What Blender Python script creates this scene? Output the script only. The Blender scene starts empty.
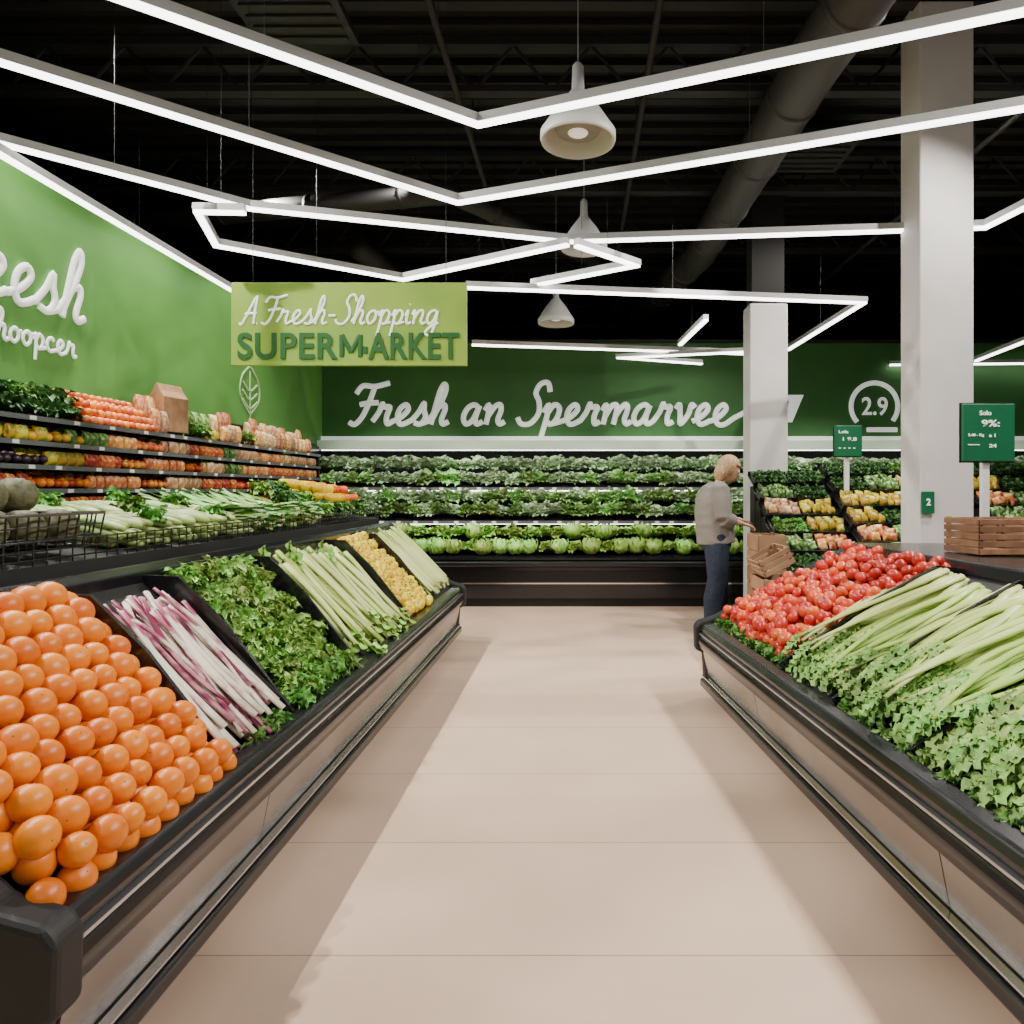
import bpy, bmesh, math, random
from mathutils import Vector, Matrix, noise
random.seed(7)
R=random.random
def U(a,b): return a+(b-a)*random.random()
COL=bpy.context.scene.collection
F_PX=700.0; CX=578.0; CY=490.0; CH=1.35
def P(px,py,d): return Vector(((px-CX)/F_PX*d, d, CH-(py-CY)/F_PX*d))
def PZ(px,py,z):
    d=F_PX*(CH-z)/(py-CY); return P(px,py,d)

# ---------------- materials ----------------
MATS={}
def mat(name,col,rough=.5,metal=0.,col2=None,scale=8.,bump=0.,emit=0.,var=0.,huev=0.,detail=3.,coords='Object',lo=.4,hi=.6,coat=0.):
    if name in MATS: return MATS[name]
    m=bpy.data.materials.new(name); m.use_nodes=True
    nt=m.node_tree; b=nt.nodes['Principled BSDF']
    b.inputs['Roughness'].default_value=rough; b.inputs['Metallic'].default_value=metal
    b.inputs['Base Color'].default_value=(*col,1)
    if coat: b.inputs['Coat Weight'].default_value=coat; b.inputs['Coat Roughness'].default_value=.1
    if emit:
        b.inputs['Emission Color'].default_value=(*col,1); b.inputs['Emission Strength'].default_value=emit
    out=None
    tc=nt.nodes.new('ShaderNodeTexCoord')
    if col2 is not None or bump:
        n=nt.nodes.new('ShaderNodeTexNoise'); n.inputs['Scale'].default_value=scale; n.inputs['Detail'].default_value=detail
        nt.links.new(tc.outputs[coords],n.inputs['Vector'])
        if col2 is not None:
            r=nt.nodes.new('ShaderNodeValToRGB'); r.color_ramp.elements[0].position=lo; r.color_ramp.elements[1].position=hi
            r.color_ramp.elements[0].color=(*col,1); r.color_ramp.elements[1].color=(*col2,1)
            nt.links.new(n.outputs['Fac'],r.inputs['Fac']); out=r.outputs['Color']
        if bump:
            bp=nt.nodes.new('ShaderNodeBump'); bp.inputs['Strength'].default_value=bump; bp.inputs['Distance'].default_value=.01
            nt.links.new(n.outputs['Fac'],bp.inputs['Height']); nt.links.new(bp.outputs['Normal'],b.inputs['Normal'])
    if var or huev:
        oi=nt.nodes.new('ShaderNodeObjectInfo'); hs=nt.nodes.new('ShaderNodeHueSaturation')
        if out is None: hs.inputs['Color'].default_value=(*col,1)
        else: nt.links.new(out,hs.inputs['Color'])
        mr=nt.nodes.new('ShaderNodeMapRange'); mr.inputs['To Min'].default_value=1-var; mr.inputs['To Max'].default_value=1+var
        nt.links.new(oi.outputs['Random'],mr.inputs['Value']); nt.links.new(mr.outputs['Result'],hs.inputs['Value'])
        mh=nt.nodes.new('ShaderNodeMapRange'); mh.inputs['To Min'].default_value=.5-huev; mh.inputs['To Max'].default_value=.5+huev
        nt.links.new(oi.outputs['Random'],mh.inputs['Value']); nt.links.new(mh.outputs['Result'],hs.inputs['Hue'])
        out=hs.outputs['Color']
    if out is not None: nt.links.new(out,b.inputs['Base Color'])
    MATS[name]=m; return m

BLACK=mat('black_gloss',(.008,.008,.010),.25,coat=.2)
BLACKM=mat('black_matte',(.009,.009,.010),.6)
CHROME=mat('chrome',(.75,.75,.76),.18,1.)
PANEL=mat('brushed_warm_steel',(.44,.41,.39),.27,.85,col2=(.37,.34,.32),scale=3)
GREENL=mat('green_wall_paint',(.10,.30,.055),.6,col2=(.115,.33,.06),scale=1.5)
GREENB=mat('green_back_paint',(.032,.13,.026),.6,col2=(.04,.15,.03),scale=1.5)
WHITE=mat('white_paint',(.8,.8,.79),.5)
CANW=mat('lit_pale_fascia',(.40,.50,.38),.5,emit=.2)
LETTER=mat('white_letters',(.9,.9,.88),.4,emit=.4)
COLUMN=mat('column_plaster',(.66,.64,.635),.6,col2=(.62,.60,.595),scale=3)
CEIL=mat('ceiling_black',(.006,.0055,.0055),.85)
STEEL=mat('dark_painted_steel',(.010,.0095,.0095),.65)
DUCT=mat('duct_metal',(.045,.042,.04),.55,.2)
DUCTD=mat('duct_dark',(.014,.013,.013),.6)
HOUSE=mat('light_housing',(.45,.45,.45),.4)
LED=mat('led_diffuser',(1,.98,.95),.5,emit=7)
LEDS=mat('led_soft',(1,.98,.93),.5,emit=5)
SHADE=mat('lamp_shade_white',(.62,.62,.6),.45)

# ---------------- mesh helpers ----------------
def tomesh(bm,name,mats,smooth=False):
    bmesh.ops.recalc_face_normals(bm,faces=bm.faces)
    me=bpy.data.meshes.new(name); bm.to_mesh(me); bm.free()
    if not isinstance(mats,(list,tuple)): mats=[mats]
    for m in mats: me.materials.append(m)
    if smooth:
        for p in me.polygons: p.use_smooth=True
    return me
def box(bm,x0,x1,y0,y1,z0,z1,M=None,mi=0):
    v=[bm.verts.new((x,y,z)) for x in(x0,x1) for y in(y0,y1) for z in(z0,z1)]
    if M is not None:
        for a in v: a.co=M@a.co
    for f in((0,1,3,2),(4,6,7,5),(0,4,5,1),(2,3,7,6),(0,2,6,4),(1,5,7,3)):
        fc=bm.faces.new([v[i] for i in f]); fc.material_index=mi
def prism(bm,prof,y0,y1,sx=1):
    a=[bm.verts.new((sx*p[0],y0,p[1])) for p in prof]; b=[bm.verts.new((sx*p[0],y1,p[1])) for p in prof]
    n=len(prof)
    for i in range(n): bm.faces.new((a[i],a[(i+1)%n],b[(i+1)%n],b[i]))
    bm.faces.new(a); bm.faces.new(b[::-1])
def tube(bm,pts,rad,seg=8,up=None,mi=0,ang0=0):
    pts=[Vector(p) for p in pts]; n=len(pts); rings=[]
    prev=None
    for i,p in enumerate(pts):
        t=(pts[min(i+1,n-1)]-pts[max(i-1,0)]).normalized()
        if prev is None:
            ref=Vector(up) if up else (Vector((0,0,1)) if abs(t.z)<.9 else Vector((0,1,0)))
        else: ref=prev
        a=(ref-t*ref.dot(t)).normalized(); prev=a; b=t.cross(a)
        r=rad[i] if isinstance(rad,(list,tuple)) else rad
        ra,rb=r if isinstance(r,(list,tuple)) else (r,r)
        rings.append([bm.verts.new(p+a*math.cos(ang0+2*math.pi*k/seg)*ra+b*math.sin(ang0+2*math.pi*k/seg)*rb) for k in range(seg)])
    for i in range(n-1):
        for k in range(seg):
            f=bm.faces.new((rings[i][k],rings[i][(k+1)%seg],rings[i+1][(k+1)%seg],rings[i+1][k])); f.material_index=mi
    f=bm.faces.new(rings[0][::-1]); f.material_index=mi
    f=bm.faces.new(rings[-1]); f.material_index=mi
def lathe(bm,prof,seg=20,fn=None):
    rings=[]
    for r,z in prof:
        rings.append([bm.verts.new((r*math.cos(2*math.pi*k/seg)*(fn(2*math.pi*k/seg) if fn else 1),r*math.sin(2*math.pi*k/seg)*(fn(2*math.pi*k/seg) if fn else 1),z)) for k in range(seg)])
    for i in range(len(prof)-1):
        for k in range(seg): bm.faces.new((rings[i][k],rings[i][(k+1)%seg],rings[i+1][(k+1)%seg],rings[i+1][k]))
    bm.faces.new(rings[0][::-1]); bm.faces.new(rings[-1])
def sph(bm,c,r,seg=12,M=None,sc=(1,1,1)):
    m=Matrix.Translation(c)@Matrix.Diagonal((r*sc[0],r*sc[1],r*sc[2],1))
    if M is not None: m=Matrix.Translation(c)@M@Matrix.Diagonal((r*sc[0],r*sc[1],r*sc[2],1))
    bmesh.ops.create_uvsphere(bm,u_segments=seg,v_segments=max(6,seg*2//3),radius=1,matrix=m)
def obj(name,me,parent=None,M=None,label=None,cat=None,group=None,kind=None):
    o=bpy.data.objects.new(name,me); COL.objects.link(o)
    if parent: o.parent=parent
    if M is not None:
        o.matrix_basis=M
    if label: o['label']=label
    if cat: o['category']=cat
    if group: o['group']=group
    if kind: o['kind']=kind
    return o
def struct(name,x0,x1,y0,y1,z0,z1,m):
    bm=bmesh.new(); c=Vector(((x0+x1)/2,(y0+y1)/2,(z0+z1)/2))
    box(bm,x0-c.x,x1-c.x,y0-c.y,y1-c.y,z0-c.z,z1-c.z)
    return obj(name,tomesh(bm,name,m),M=Matrix.Translation(c),kind='structure')
def bevel_me(me,w=.005,seg=2):
    bm=bmesh.new(); bm.from_mesh(me)
    bmesh.ops.remove_doubles(bm,verts=bm.verts,dist=1e-5)
    bmesh.ops.bevel(bm,geom=[e for e in bm.edges if len(e.link_faces)==2 and e.calc_face_angle()>.5],offset=w,segments=seg,affect='EDGES',profile=.5)
    bm.to_mesh(me); bm.free(); return me
def bm_box_mesh(name,dims,m,bev=0):
    bm=bmesh.new(); box(bm,*dims); me=tomesh(bm,name,m)
    return bevel_me(me,bev) if bev else me
class T:
    def __init__(s,name,label,cat,meshes,parts=()):
        s.name=name;s.label=label;s.cat=cat;s.meshes=meshes;s.parts=parts
def spawn(t,M,group=None,label=None):
    i=random.randrange(len(t.meshes))
    o=obj(t.name,t.meshes[i],M=M,label=label or t.label,cat=t.cat,group=group)
    for (pn,pm) in t.parts:
        obj(pn,pm[i%len(pm)],parent=o)
    return o
def RZ(a): return Matrix.Rotation(a,4,'Z')
def RX(a): return Matrix.Rotation(a,4,'X')
def RY(a): return Matrix.Rotation(a,4,'Y')
def TR(x,y,z): return Matrix.Translation((x,y,z))
def SC(s,t=None,u=None): return Matrix.Diagonal((s,s if t is None else t,s if u is None else u,1))
def frame(o,ex,ez):
    ex=Vector(ex).normalized(); ez=Vector(ez).normalized(); ey=ez.cross(ex)
    m=Matrix.Identity(4)
    for i in range(3):
        m[i][0]=ex[i];m[i][1]=ey[i];m[i][2]=ez[i];m[i][3]=o[i]
    return m
def empty(name,M,label,cat,group=None):
    o=bpy.data.objects.new(name,None); COL.objects.link(o); o.empty_display_size=.1
    o.matrix_basis=M; o['label']=label; o['category']=cat
    if group:o['group']=group
    return o

# ---------------- setting ----------------
fl=struct('floor',-8,8,-3,16,-.1,0,None)
m=bpy.data.materials.new('floor_tile'); m.use_nodes=True; nt=m.node_tree; b=nt.nodes['Principled BSDF']
mp=nt.nodes.new('ShaderNodeMapping'); br=nt.nodes.new('ShaderNodeTexBrick')
geo=nt.nodes.new('ShaderNodeNewGeometry')
nt.links.new(geo.outputs['Position'],mp.inputs['Vector']); mp.inputs['Location'].default_value=(20,-.08,0)
nt.links.new(mp.outputs['Vector'],br.inputs['Vector'])
br.inputs['Scale'].default_value=1; br.inputs['Brick Width'].default_value=80; br.inputs['Row Height'].default_value=.65
br.inputs['Mortar Size'].default_value=.0035; br.inputs['Mortar Smooth'].default_value=.3
br.inputs['Color1'].default_value=(.70,.50,.375,1); br.inputs['Color2'].default_value=(.68,.485,.36,1); br.inputs['Mortar'].default_value=(.40,.28,.215,1)
nz=nt.nodes.new('ShaderNodeTexNoise'); nz.inputs['Scale'].default_value=2.5; nz.inputs['Detail'].default_value=6
nt.links.new(geo.outputs['Position'],nz.inputs['Vector'])
mx=nt.nodes.new('ShaderNodeMix'); mx.data_type='RGBA'; mx.blend_type='MULTIPLY'; mx.inputs[0].default_value=.2
nt.links.new(br.outputs['Color'],mx.inputs[6]); nt.links.new(nz.outputs['Fac'],mx.inputs[7]); nt.links.new(mx.outputs[2],b.inputs['Base Color'])
b.inputs['Roughness'].default_value=.4
fl.data.materials.clear(); fl.data.materials.append(m)
struct('ceiling',-8,8,-3,16,4.9,5.0,CEIL)
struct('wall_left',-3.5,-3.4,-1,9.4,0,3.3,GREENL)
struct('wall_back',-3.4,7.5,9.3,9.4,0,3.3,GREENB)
struct('wall_outer_left',-8.1,-8,-3,16,0,4.9,CEIL)
struct('wall_outer_right',8,8.1,-3,16,0,4.9,CEIL)
struct('wall_far',-8,8,16,16.1,0,4.9,CEIL)
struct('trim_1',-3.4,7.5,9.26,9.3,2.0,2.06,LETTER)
struct('trim_2',-3.4,7.5,9.24,9.42,3.3,3.34,STEEL)

bm=bmesh.new()
for i in range(60):
    y=1+i*.25; box(bm,-8,8,y,y+.1,4.84,4.9)
obj('trim_3',tomesh(bm,'deck',mat('deck_metal',(.010,.009,.009),.6)),kind='structure')
for i,y in enumerate([3.6,5.4,7.2,9.0,11.0,13.2]):
    bm=bmesh.new()
    box(bm,-8,8,-.05,.05,.36,.42); box(bm,-8,8,-.05,.05,0,.05)
    k=-8.0
    while k<7.9:
        tube(bm,[(k,0,.03),(k+.3,0,.38)],.014,5); tube(bm,[(k+.3,0,.38),(k+.6,0,.03)],.014,5); k+=.6
    obj('ceiling_joist',tomesh(bm,'joist',STEEL),M=TR(0,y,4.4),label='dark steel open-web roof joist',cat='roof joist',group='roof joists')
def duct(pts,r,label,m):
    bm=bmesh.new(); tube(bm,pts,r,20)
    P0=[Vector(p) for p in pts]
    for a,b_ in zip(P0[:-1],P0[1:]):
        L=(b_-a).length; n=max(1,int(L/.9))
        for k in range(n):
            c=a.lerp(b_,(k+.5)/n); d=(b_-a).normalized()*.02
            tube(bm,[c-d,c+d],r*1.06,20)
    return obj('air_duct',tomesh(bm,'duct',m,True),label=label,cat='air duct')
duct([(1.7,2.5,4.15),(1.55,4.5,4.15),(1.45,8.3,4.15),(1.1,10.5,4.15),(.8,13,4.15)],.185,'round grey metal ventilation duct under black ceiling',DUCT)
duct([(-6,7.6,4.15),(-1.2,6.6,4.15),(0.2,8.5,4.15)],.10,'narrow round dark duct crossing the ceiling',DUCTD)
duct([(-2.6,8.2,4.2),(-2.2,11,4.2),(-2.0,14,4.2)],.13,'round dark duct beside the green wall ceiling',DUCTD)
for (x,y0,y1,z) in [(-.9,3,15,4.3),(.5,3,15,4.33),(3.4,3,15,4.25)]:
    bm=bmesh.new(); tube(bm,[(x,y0,z),(x,y1,z)],.025,8)
    for k in range(8): tube(bm,[(x,y0+k*1.5,z),(x,y0+k*1.5,4.88)],.006,5)
    obj('sprinkler_pipe',tomesh(bm,'pipe',STEEL,True),label='thin dark sprinkler pipe hung from ceiling',cat='pipe',group='ceiling pipes')
bm=bmesh.new(); box(bm,-.35,.35,-.35,.35,0,.06)
for i in range(6): box(bm,-.3,.3,-.3+i*.11,-.26+i*.11,-.02,0)
vm=bevel_me(tomesh(bm,'vent',DUCTD),.004)
for x,y in((-1.9,4.6),(2.2,6.6),(-.2,9.2)):
    obj('ceiling_vent',vm,M=TR(x,y,4.5),label='square dark louvred air vent under the ceiling',cat='air vent',group='ceiling vents')

# columns
for (x0,x1,y0,y1,zt) in((2.44,2.83,5.0,5.3,4.88),(1.82,2.226,7.42,7.72,3.33)):
    cx,cy=(x0+x1)/2,(y0+y1)/2
    c=empty('column',TR(cx,cy,0),'square off-white plastered structural column','column','columns')
    w,h=(x1-x0)/2,(y1-y0)/2
    obj('shaft',bm_box_mesh('shaft',(-w,w,-h,h,0.1,zt),COLUMN,.012),c)
    if zt<4: obj('dark_upper_shaft',bm_box_mesh('shaft_up',(-w+.03,w-.03,-h+.03,h-.03,zt,4.88),CEIL),c)
    obj('plinth',bm_box_mesh('plinth',(-w-.012,w+.012,-h-.012,h+.012,0,.1),STEEL,.004),c)

# ---------------- linear lights ----------------
def sweep(pts,w,z0,z1,m,name):
    bm=bmesh.new(); n=len(pts); rings=[]
    for i,p in enumerate(pts):
        d1=(pts[i]-pts[i-1]) if i>0 else (pts[1]-pts[0]); d2=(pts[i+1]-pts[i]) if i<n-1 else d1
        d1=Vector((d1.x,d1.y)).normalized(); d2=Vector((d2.x,d2.y)).normalized()
        n1=Vector((-d1.y,d1.x)); n2=Vector((-d2.y,d2.x)); mm=(n1+n2)
        if mm.length<.25: mm=n1
        mm.normalize(); s=min(2.2,1/max(.3,mm.dot(n1)))*w/2
        rings.append([bm.verts.new((p.x+mm.x*s*a,p.y+mm.y*s*a,p.z+z)) for a,z in((-1,z0),(1,z0),(1,z1),(-1,z1))])
    for i in range(n-1):
        for k in range(4): bm.faces.new((rings[i][k],rings[i][(k+1)%4],rings[i+1][(k+1)%4],rings[i+1][k]))
    bm.faces.new(rings[0][::-1]); bm.faces.new(rings[-1])
    return tomesh(bm,name,m)
def linlight(px,z,w=.042,hh=.045):
    pts=[PZ(x,y,z) for x,y in px]; c=pts[0].copy()
    r=empty('linear_light',Matrix.Translation(c),'suspended angular white LED line light','linear light','angular ceiling lights')
    q=[p-c for p in pts]
    obj('light_housing',sweep(q,w*1.25,.010,.010+hh,HOUSE,'housing'),r)
    obj('light_diffuser',sweep(q,w,-.010,.010,LED,'diffuser'),r)
    for a in range(len(q)-1):
        mid=q[a].lerp(q[a+1],.5); top=4.88-c.z
        bm=bmesh.new(); tube(bm,[(mid.x,mid.y,.05),(mid.x,mid.y,top)],.0015,5)
        obj('suspension_cable',tomesh(bm,'cable',BLACKM),r)
linlight([(-60,-64),(478,125),(1160,-16)],3.3,.034,.045)
linlight([(-80,38),(458,203),(1160,86)],3.25,.034,.045)
linlight([(-60,128),(250,209),(568,242),(900,231),(985,228),(1100,170)],3.3,.04)
linlight([(245,213),(197,212),(216,246),(403,280),(568,245)],3.22)
linlight([(576,246),(636,266),(532,286)],3.15)
linlight([(466,288),(864,303),(788,350)],3.1)
linlight([(-30,137),(234,292)],3.22,.036)
linlight([(472,345),(745,354)],3.0)
linlight([(745,352),(620,358),(702,364)],2.95,.04,.04)
linlight([(680,345),(706,320)],3.0)
linlight([(890,365),(1080,363)],3.0,.04,.04)
linlight([(976,361),(1060,328)],2.97)

# pendants
def pendant(px,py,d,w):
    c=P(px,py,d); r=w/2
    root=empty('pendant_lamp',Matrix.Translation(c),'white conical metal pendant lamp on a thin cable','pendant lamp','pendant lamps')
    bm=bmesh.new()
    prof=[(r*.98,0),(r,.012),(r,.05),(r*.93,.07),(r*.55,.19),(r*.24,.27),(r*.17,.29),(r*.15,.42),(r*.08,.44)]
    inn=[(r*.05,.40),(r*.12,.26),(r*.5,.165),(r*.88,.05),(r*.95,0.0)]
    lathe(bm,inn+prof,32); obj('lamp_shade',tomesh(bm,'shade',SHADE,True),root)
    bm=bmesh.new(); lathe(bm,[(r*.55,.05),(r*.6,.07),(r*.55,.12),(r*.1,.13)],24); obj('lamp_reflector',tomesh(bm,'reflector',mat('lamp_inner',(.3,.29,.27),.4),True),root)
    bm=bmesh.new(); sph(bm,(0,0,.055),r*.28,14,sc=(1,1,.4)); obj('bulb',tomesh(bm,'bulb',mat('lamp_bulb',(.9,.85,.75),.5,emit=.6),True),root)
    bm=bmesh.new(); tube(bm,[(0,0,.43),(0,0,4.88-c.z)],.004,6); obj('cable',tomesh(bm,'cable',mat('cable_light',(.3,.3,.3),.5)),root)
pendant(578,142,3.9,.42); pendant(584,250,6.05,.40); pendant(556,324,7.7,.40)

# ---------------- lettering ----------------
GL={
'F':([[(.15,1.55),(.4,1.95),(1.0,1.92),(1.7,2.1)],[(1.0,1.92),(.9,1.2),(.7,.4),(.4,0),(.1,.12)],[(.45,1.0),(.85,1.08),(1.35,1.1)]],1.25),
'r':([[(0,.15),(.22,.6),(.32,1.05),(.42,.88),(.72,.88),(.66,.4),(.76,.03),(1,.15)]],1.0),
'e':([[(0,.15),(.4,.38),(.66,.75),(.5,1),(.25,.8),(.2,.4),(.4,.02),(.68,.06),(.9,.2)]],.9),
'E':([[(0,.15),(.4,.38),(.66,.75),(.5,1),(.25,.8),(.2,.4),(.4,.02),(.75,.0),(1.2,.35),(1.9,.75)]],.9),
's':([[(0,.15),(.3,.6),(.48,1.08),(.55,.75),(.7,.35),(.52,.02),(.2,.08)],[(.55,.03),(.85,.15)]],.85),
'h':([[(0,.15),(.4,.9),(.58,1.7),(.45,2.05),(.3,1.7),(.24,.9),(.2,0)],[(.22,.3),(.4,.85),(.65,1),(.75,.75),(.68,.25),(.8,.02),(1.05,.15)]],1.05),
'a':([[(.75,.85),(.5,1),(.2,.8),(.1,.35),(.3,.02),(.6,.25),(.78,.95)],[(.78,.95),(.7,.3),(.84,.02),(1.1,.15)]],1.1),
'n':([[(0,.7),(.14,1),(.2,.6),(.2,0)],[(.21,.4),(.45,.9),(.7,1),(.8,.7),(.74,.25),(.88,.02),(1.1,.15)]],1.1),
'm':([[(0,.7),(.14,1),(.2,.6),(.2,0)],[(.21,.4),(.4,.9),(.62,1),(.72,.7),(.7,0)],[(.71,.4),(.95,.9),(1.15,1),(1.25,.7),(1.2,.25),(1.34,.02),(1.55,.15)]],1.55),
'S':([[(1.35,1.65),(1.15,2.1),(.8,2.05),(.65,1.6),(.9,1.15),(1,.55),(.7,.05),(.25,.03),(0,.35)]],1.25),
'p':([[(0,.6),(.18,1),(.2,.4),(.12,-.85)],[(.19,.55),(.45,1),(.75,.8),(.7,.25),(.45,0),(.2,.2)],[(.55,.03),(.98,.15)]],1.0),
'v':([[(0,.8),(.15,1),(.28,.5),(.4,.02),(.68,.5),(.74,1),(.95,.85)]],.95),
'o':([[(.5,1),(.2,.8),(.1,.4),(.35,.02),(.66,.3),(.7,.75),(.5,1),(.72,.85),(.95,.88)]],.95),
'c':([[(.68,.8),(.5,1),(.2,.8),(.12,.35),(.35,.02),(.62,.08),(.88,.2)]],.85),
'i':([[(0,.6),(.14,1),(.14,.3),(.27,.02),(.5,.15)],[(.16,1.42),(.2,1.46)]],.5),
'g':([[(.75,.85),(.5,1),(.2,.8),(.1,.35),(.3,.02),(.6,.25),(.78,.95)],[(.78,.95),(.75,0),(.6,-.7),(.3,-.8),(.15,-.55),(.5,-.15),(1,.1)]],1.0),
'A':([[(0,.1),(.2,0),(.6,1.1),(.95,2),(1,1),(1.05,0)],[(.3,.75),(1.15,.8)]],1.2),
'-':([[(.05,.6),(.55,.62)]],.6),'.':([[(.1,.03),(.14,.05)]],.35),' ':([],.6)}
def evalmesh(ob,name,m):
    COL.objects.link(ob); dg=bpy.context.evaluated_depsgraph_get(); dg.update()
    me=bpy.data.meshes.new_from_object(ob.evaluated_get(dg)); me.name=name
    bpy.data.objects.remove(ob); me.materials.clear(); me.materials.append(m); return me
def smooth_pts(p,k=5):
    out=[]; n=len(p)
    if n<3: return [Vector((*q,0)) for q in p]
    for i in range(n-1):
        p0=Vector(p[max(i-1,0)]);p1=Vector(p[i]);p2=Vector(p[i+1]);p3=Vector(p[min(i+2,n-1)])
        for j in range(k):
            t=j/k
            q=.5*((2*p1)+(p2-p0)*t+(2*p0-5*p1+4*p2-p3)*t*t+(3*p1-p0-3*p2+p3)*t**3); out.append(Vector((q.x,q.y,0)))
    out.append(Vector((*p[-1],0))); return out
def strokes_mesh(strokes,r,m,name,flat=.5):
    cu=bpy.data.curves.new('c','CURVE'); cu.dimensions='3D'; cu.bevel_depth=r; cu.bevel_resolution=2; cu.use_fill_caps=True
    for s in strokes:
        sp=cu.splines.new('POLY'); sp.points.add(len(s)-1)
        for i,q in enumerate(s): sp.points[i].co=(q.x,q.y,0,1)
    me=evalmesh(bpy.data.objects.new('c',cu),name,m)
    for v in me.vertices: v.co.z*=flat
    return me
def script(text,size,r,m,xs=1.,slant=.22):
    S=[];x=0
    for ch in text:
        g,a=GL[ch]
        for st in g: S.append([Vector(((q.x+x)*size*xs+q.y*size*slant,q.y*size,0)) for q in smooth_pts(st)])
        x+=a
    return strokes_mesh(S,r,m,'lettering_'+text.replace(' ','_'))
def block(text,w,h,m,bold=.0,ext=.004,gap=1.):
    cu=bpy.data.curves.new('t','FONT'); cu.body=text; cu.size=1; cu.extrude=ext; cu.offset=bold; cu.space_character=gap
    me=evalmesh(bpy.data.objects.new('t',cu),'text',m)
    xs=[v.co.x for v in me.vertices]; ys=[v.co.y for v in me.vertices]
    x0,x1,y0,y1=min(xs),max(xs),min(ys),max(ys)
    for v in me.vertices:
        v.co.x=(v.co.x-x0)/(x1-x0)*w; v.co.y=(v.co.y-y0)/(y1-y0)*h
    return me
FACE=RX(math.pi/2); FACEL=RZ(math.pi/2)@RX(math.pi/2)
obj('wall_lettering',script('Fresh an SpermarveE',.262,.035,LETTER,1.015),M=TR(-3.07,9.285,2.22)@FACE,label='white raised cursive shop lettering on the green back wall',cat='wall lettering')
obj('wall_lettering',script('eesh',.235,.026,LETTER,1.0),M=TR(-3.39,3.93,2.49)@FACEL,label='large white cursive lettering on green side wall',cat='wall lettering')
obj('wall_lettering',script('choopcer',.088,.0125,LETTER,1.13,.0),M=TR(-3.39,3.98,2.24)@FACEL,label='small white word under the larger cursive lettering',cat='wall lettering')
def leafcurve(w,h): return [smooth_pts([(0,0),(w,h*.35),(w*.8,h*.75),(0,h)]),smooth_pts([(0,0),(-w,h*.35),(-w*.8,h*.75),(0,h)]),[Vector((0,-.06,0)),Vector((0,h*.9,0))]]+[smooth_pts([(0,h*k),(w*.35*s,h*(k+.06)),(w*.75*s,h*(k+.17))]) for k in(.12,.3,.48) for s in(1,-1)]
obj('leaf_emblem',strokes_mesh(leafcurve(.21,.5),.013,mat('pale_green_line',(.40,.60,.30),.5),'leaf_emblem'),M=TR(-3.397,7.25,2.13)@FACEL,label='pale outlined leaf emblem on the green side wall',cat='wall emblem')
root=empty('wall_emblem',TR(3.93,9.28,2.46),'white arched round emblem with a number on green wall','wall emblem')
arc=[[Vector((math.cos(a)*.31,math.sin(a)*.31,0)) for a in [math.radians(-38+i*10) for i in range(27)]]]
arc.append([Vector((-.1,-.31,0)),Vector((.30,-.31,0))])
obj('emblem_ring',strokes_mesh(arc,.032,LETTER,'ring'),root,M=FACE)
obj('emblem_number',block('2.9',.34,.24,LETTER,.012),root,M=TR(-.17,-.01,-.12)@FACE)
bm=bmesh.new(); a_=[bm.verts.new((x,y,z)) for z in(0,.02) for x,y in((-.06,.0),(.06,.0),(.21,.36),(-.02,.36),(.02,.27))]
for f in((0,1,2,3,4),(9,8,7,6,5)): bm.faces.new([a_[i] for i in f])
for i in range(5): bm.faces.new((a_[i],a_[(i+1)%5],a_[5+(i+1)%5],a_[5+i]))
obj('slanted_mark',tomesh(bm,'mark',LETTER),M=TR(2.78,9.299,2.25)@FACE,label='white slanted painted mark after the cursive lettering',cat='wall emblem')
# hanging sign
D=5.0; a=P(232,283,D); b2=P(467,366,D); w=b2.x-a.x; h=a.z-b2.z
SG=mat('sign_yellow_green',(.27,.42,.04),.6,col2=(.22,.38,.04),scale=2.5)
DG=mat('sign_dark_green',(.010,.10,.015),.7)
root=empty('hanging_sign',TR(a.x,D,b2.z),'yellow-green hanging banner with white script and dark green capitals','hanging sign')
obj('sign_board',bm_box_mesh('board',(0,w,-.015,.015,0,h),SG,.004),root)
obj('sign_lettering',script('A.Fresh-Shopping',.098,.0088,LETTER,.96,.2),root,M=TR(.06,-.018,.295)@FACE)
wu=w-.1
obj('sign_lettering',block('SUPER',wu*.45,.19,DG,.022,gap=1.08),root,M=TR(.05,-.02,.045)@FACE)
mw=wu*.105; st=.017
V=lambda x,y:Vector((x,y,0))
mstroke=[[V(st,st),V(st,.19-st)],[V(st,.19-st),V(mw/2,.05)],[V(mw/2,.05),V(mw-st,.19-st)],[V(mw-st,.19-st),V(mw-st,st)]]
mstroke.append([V(mw+.018,.04),V(mw+.018,.09)])
obj('sign_lettering',strokes_mesh(mstroke,st,DG,'m_letter',.3),root,M=TR(.05+wu*.458,-.018,.045)@FACE)
obj('sign_lettering',block('ARKET',wu*.41,.19,DG,.022,gap=1.08),root,M=TR(.05+wu*.588,-.02,.045)@FACE)
for x in(.15,w-.15):
    bm=bmesh.new(); tube(bm,[(x,0,h),(x,0,4.88-b2.z)],.002,5); obj('suspension_cable',tomesh(bm,'cable',STEEL),root)

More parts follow.
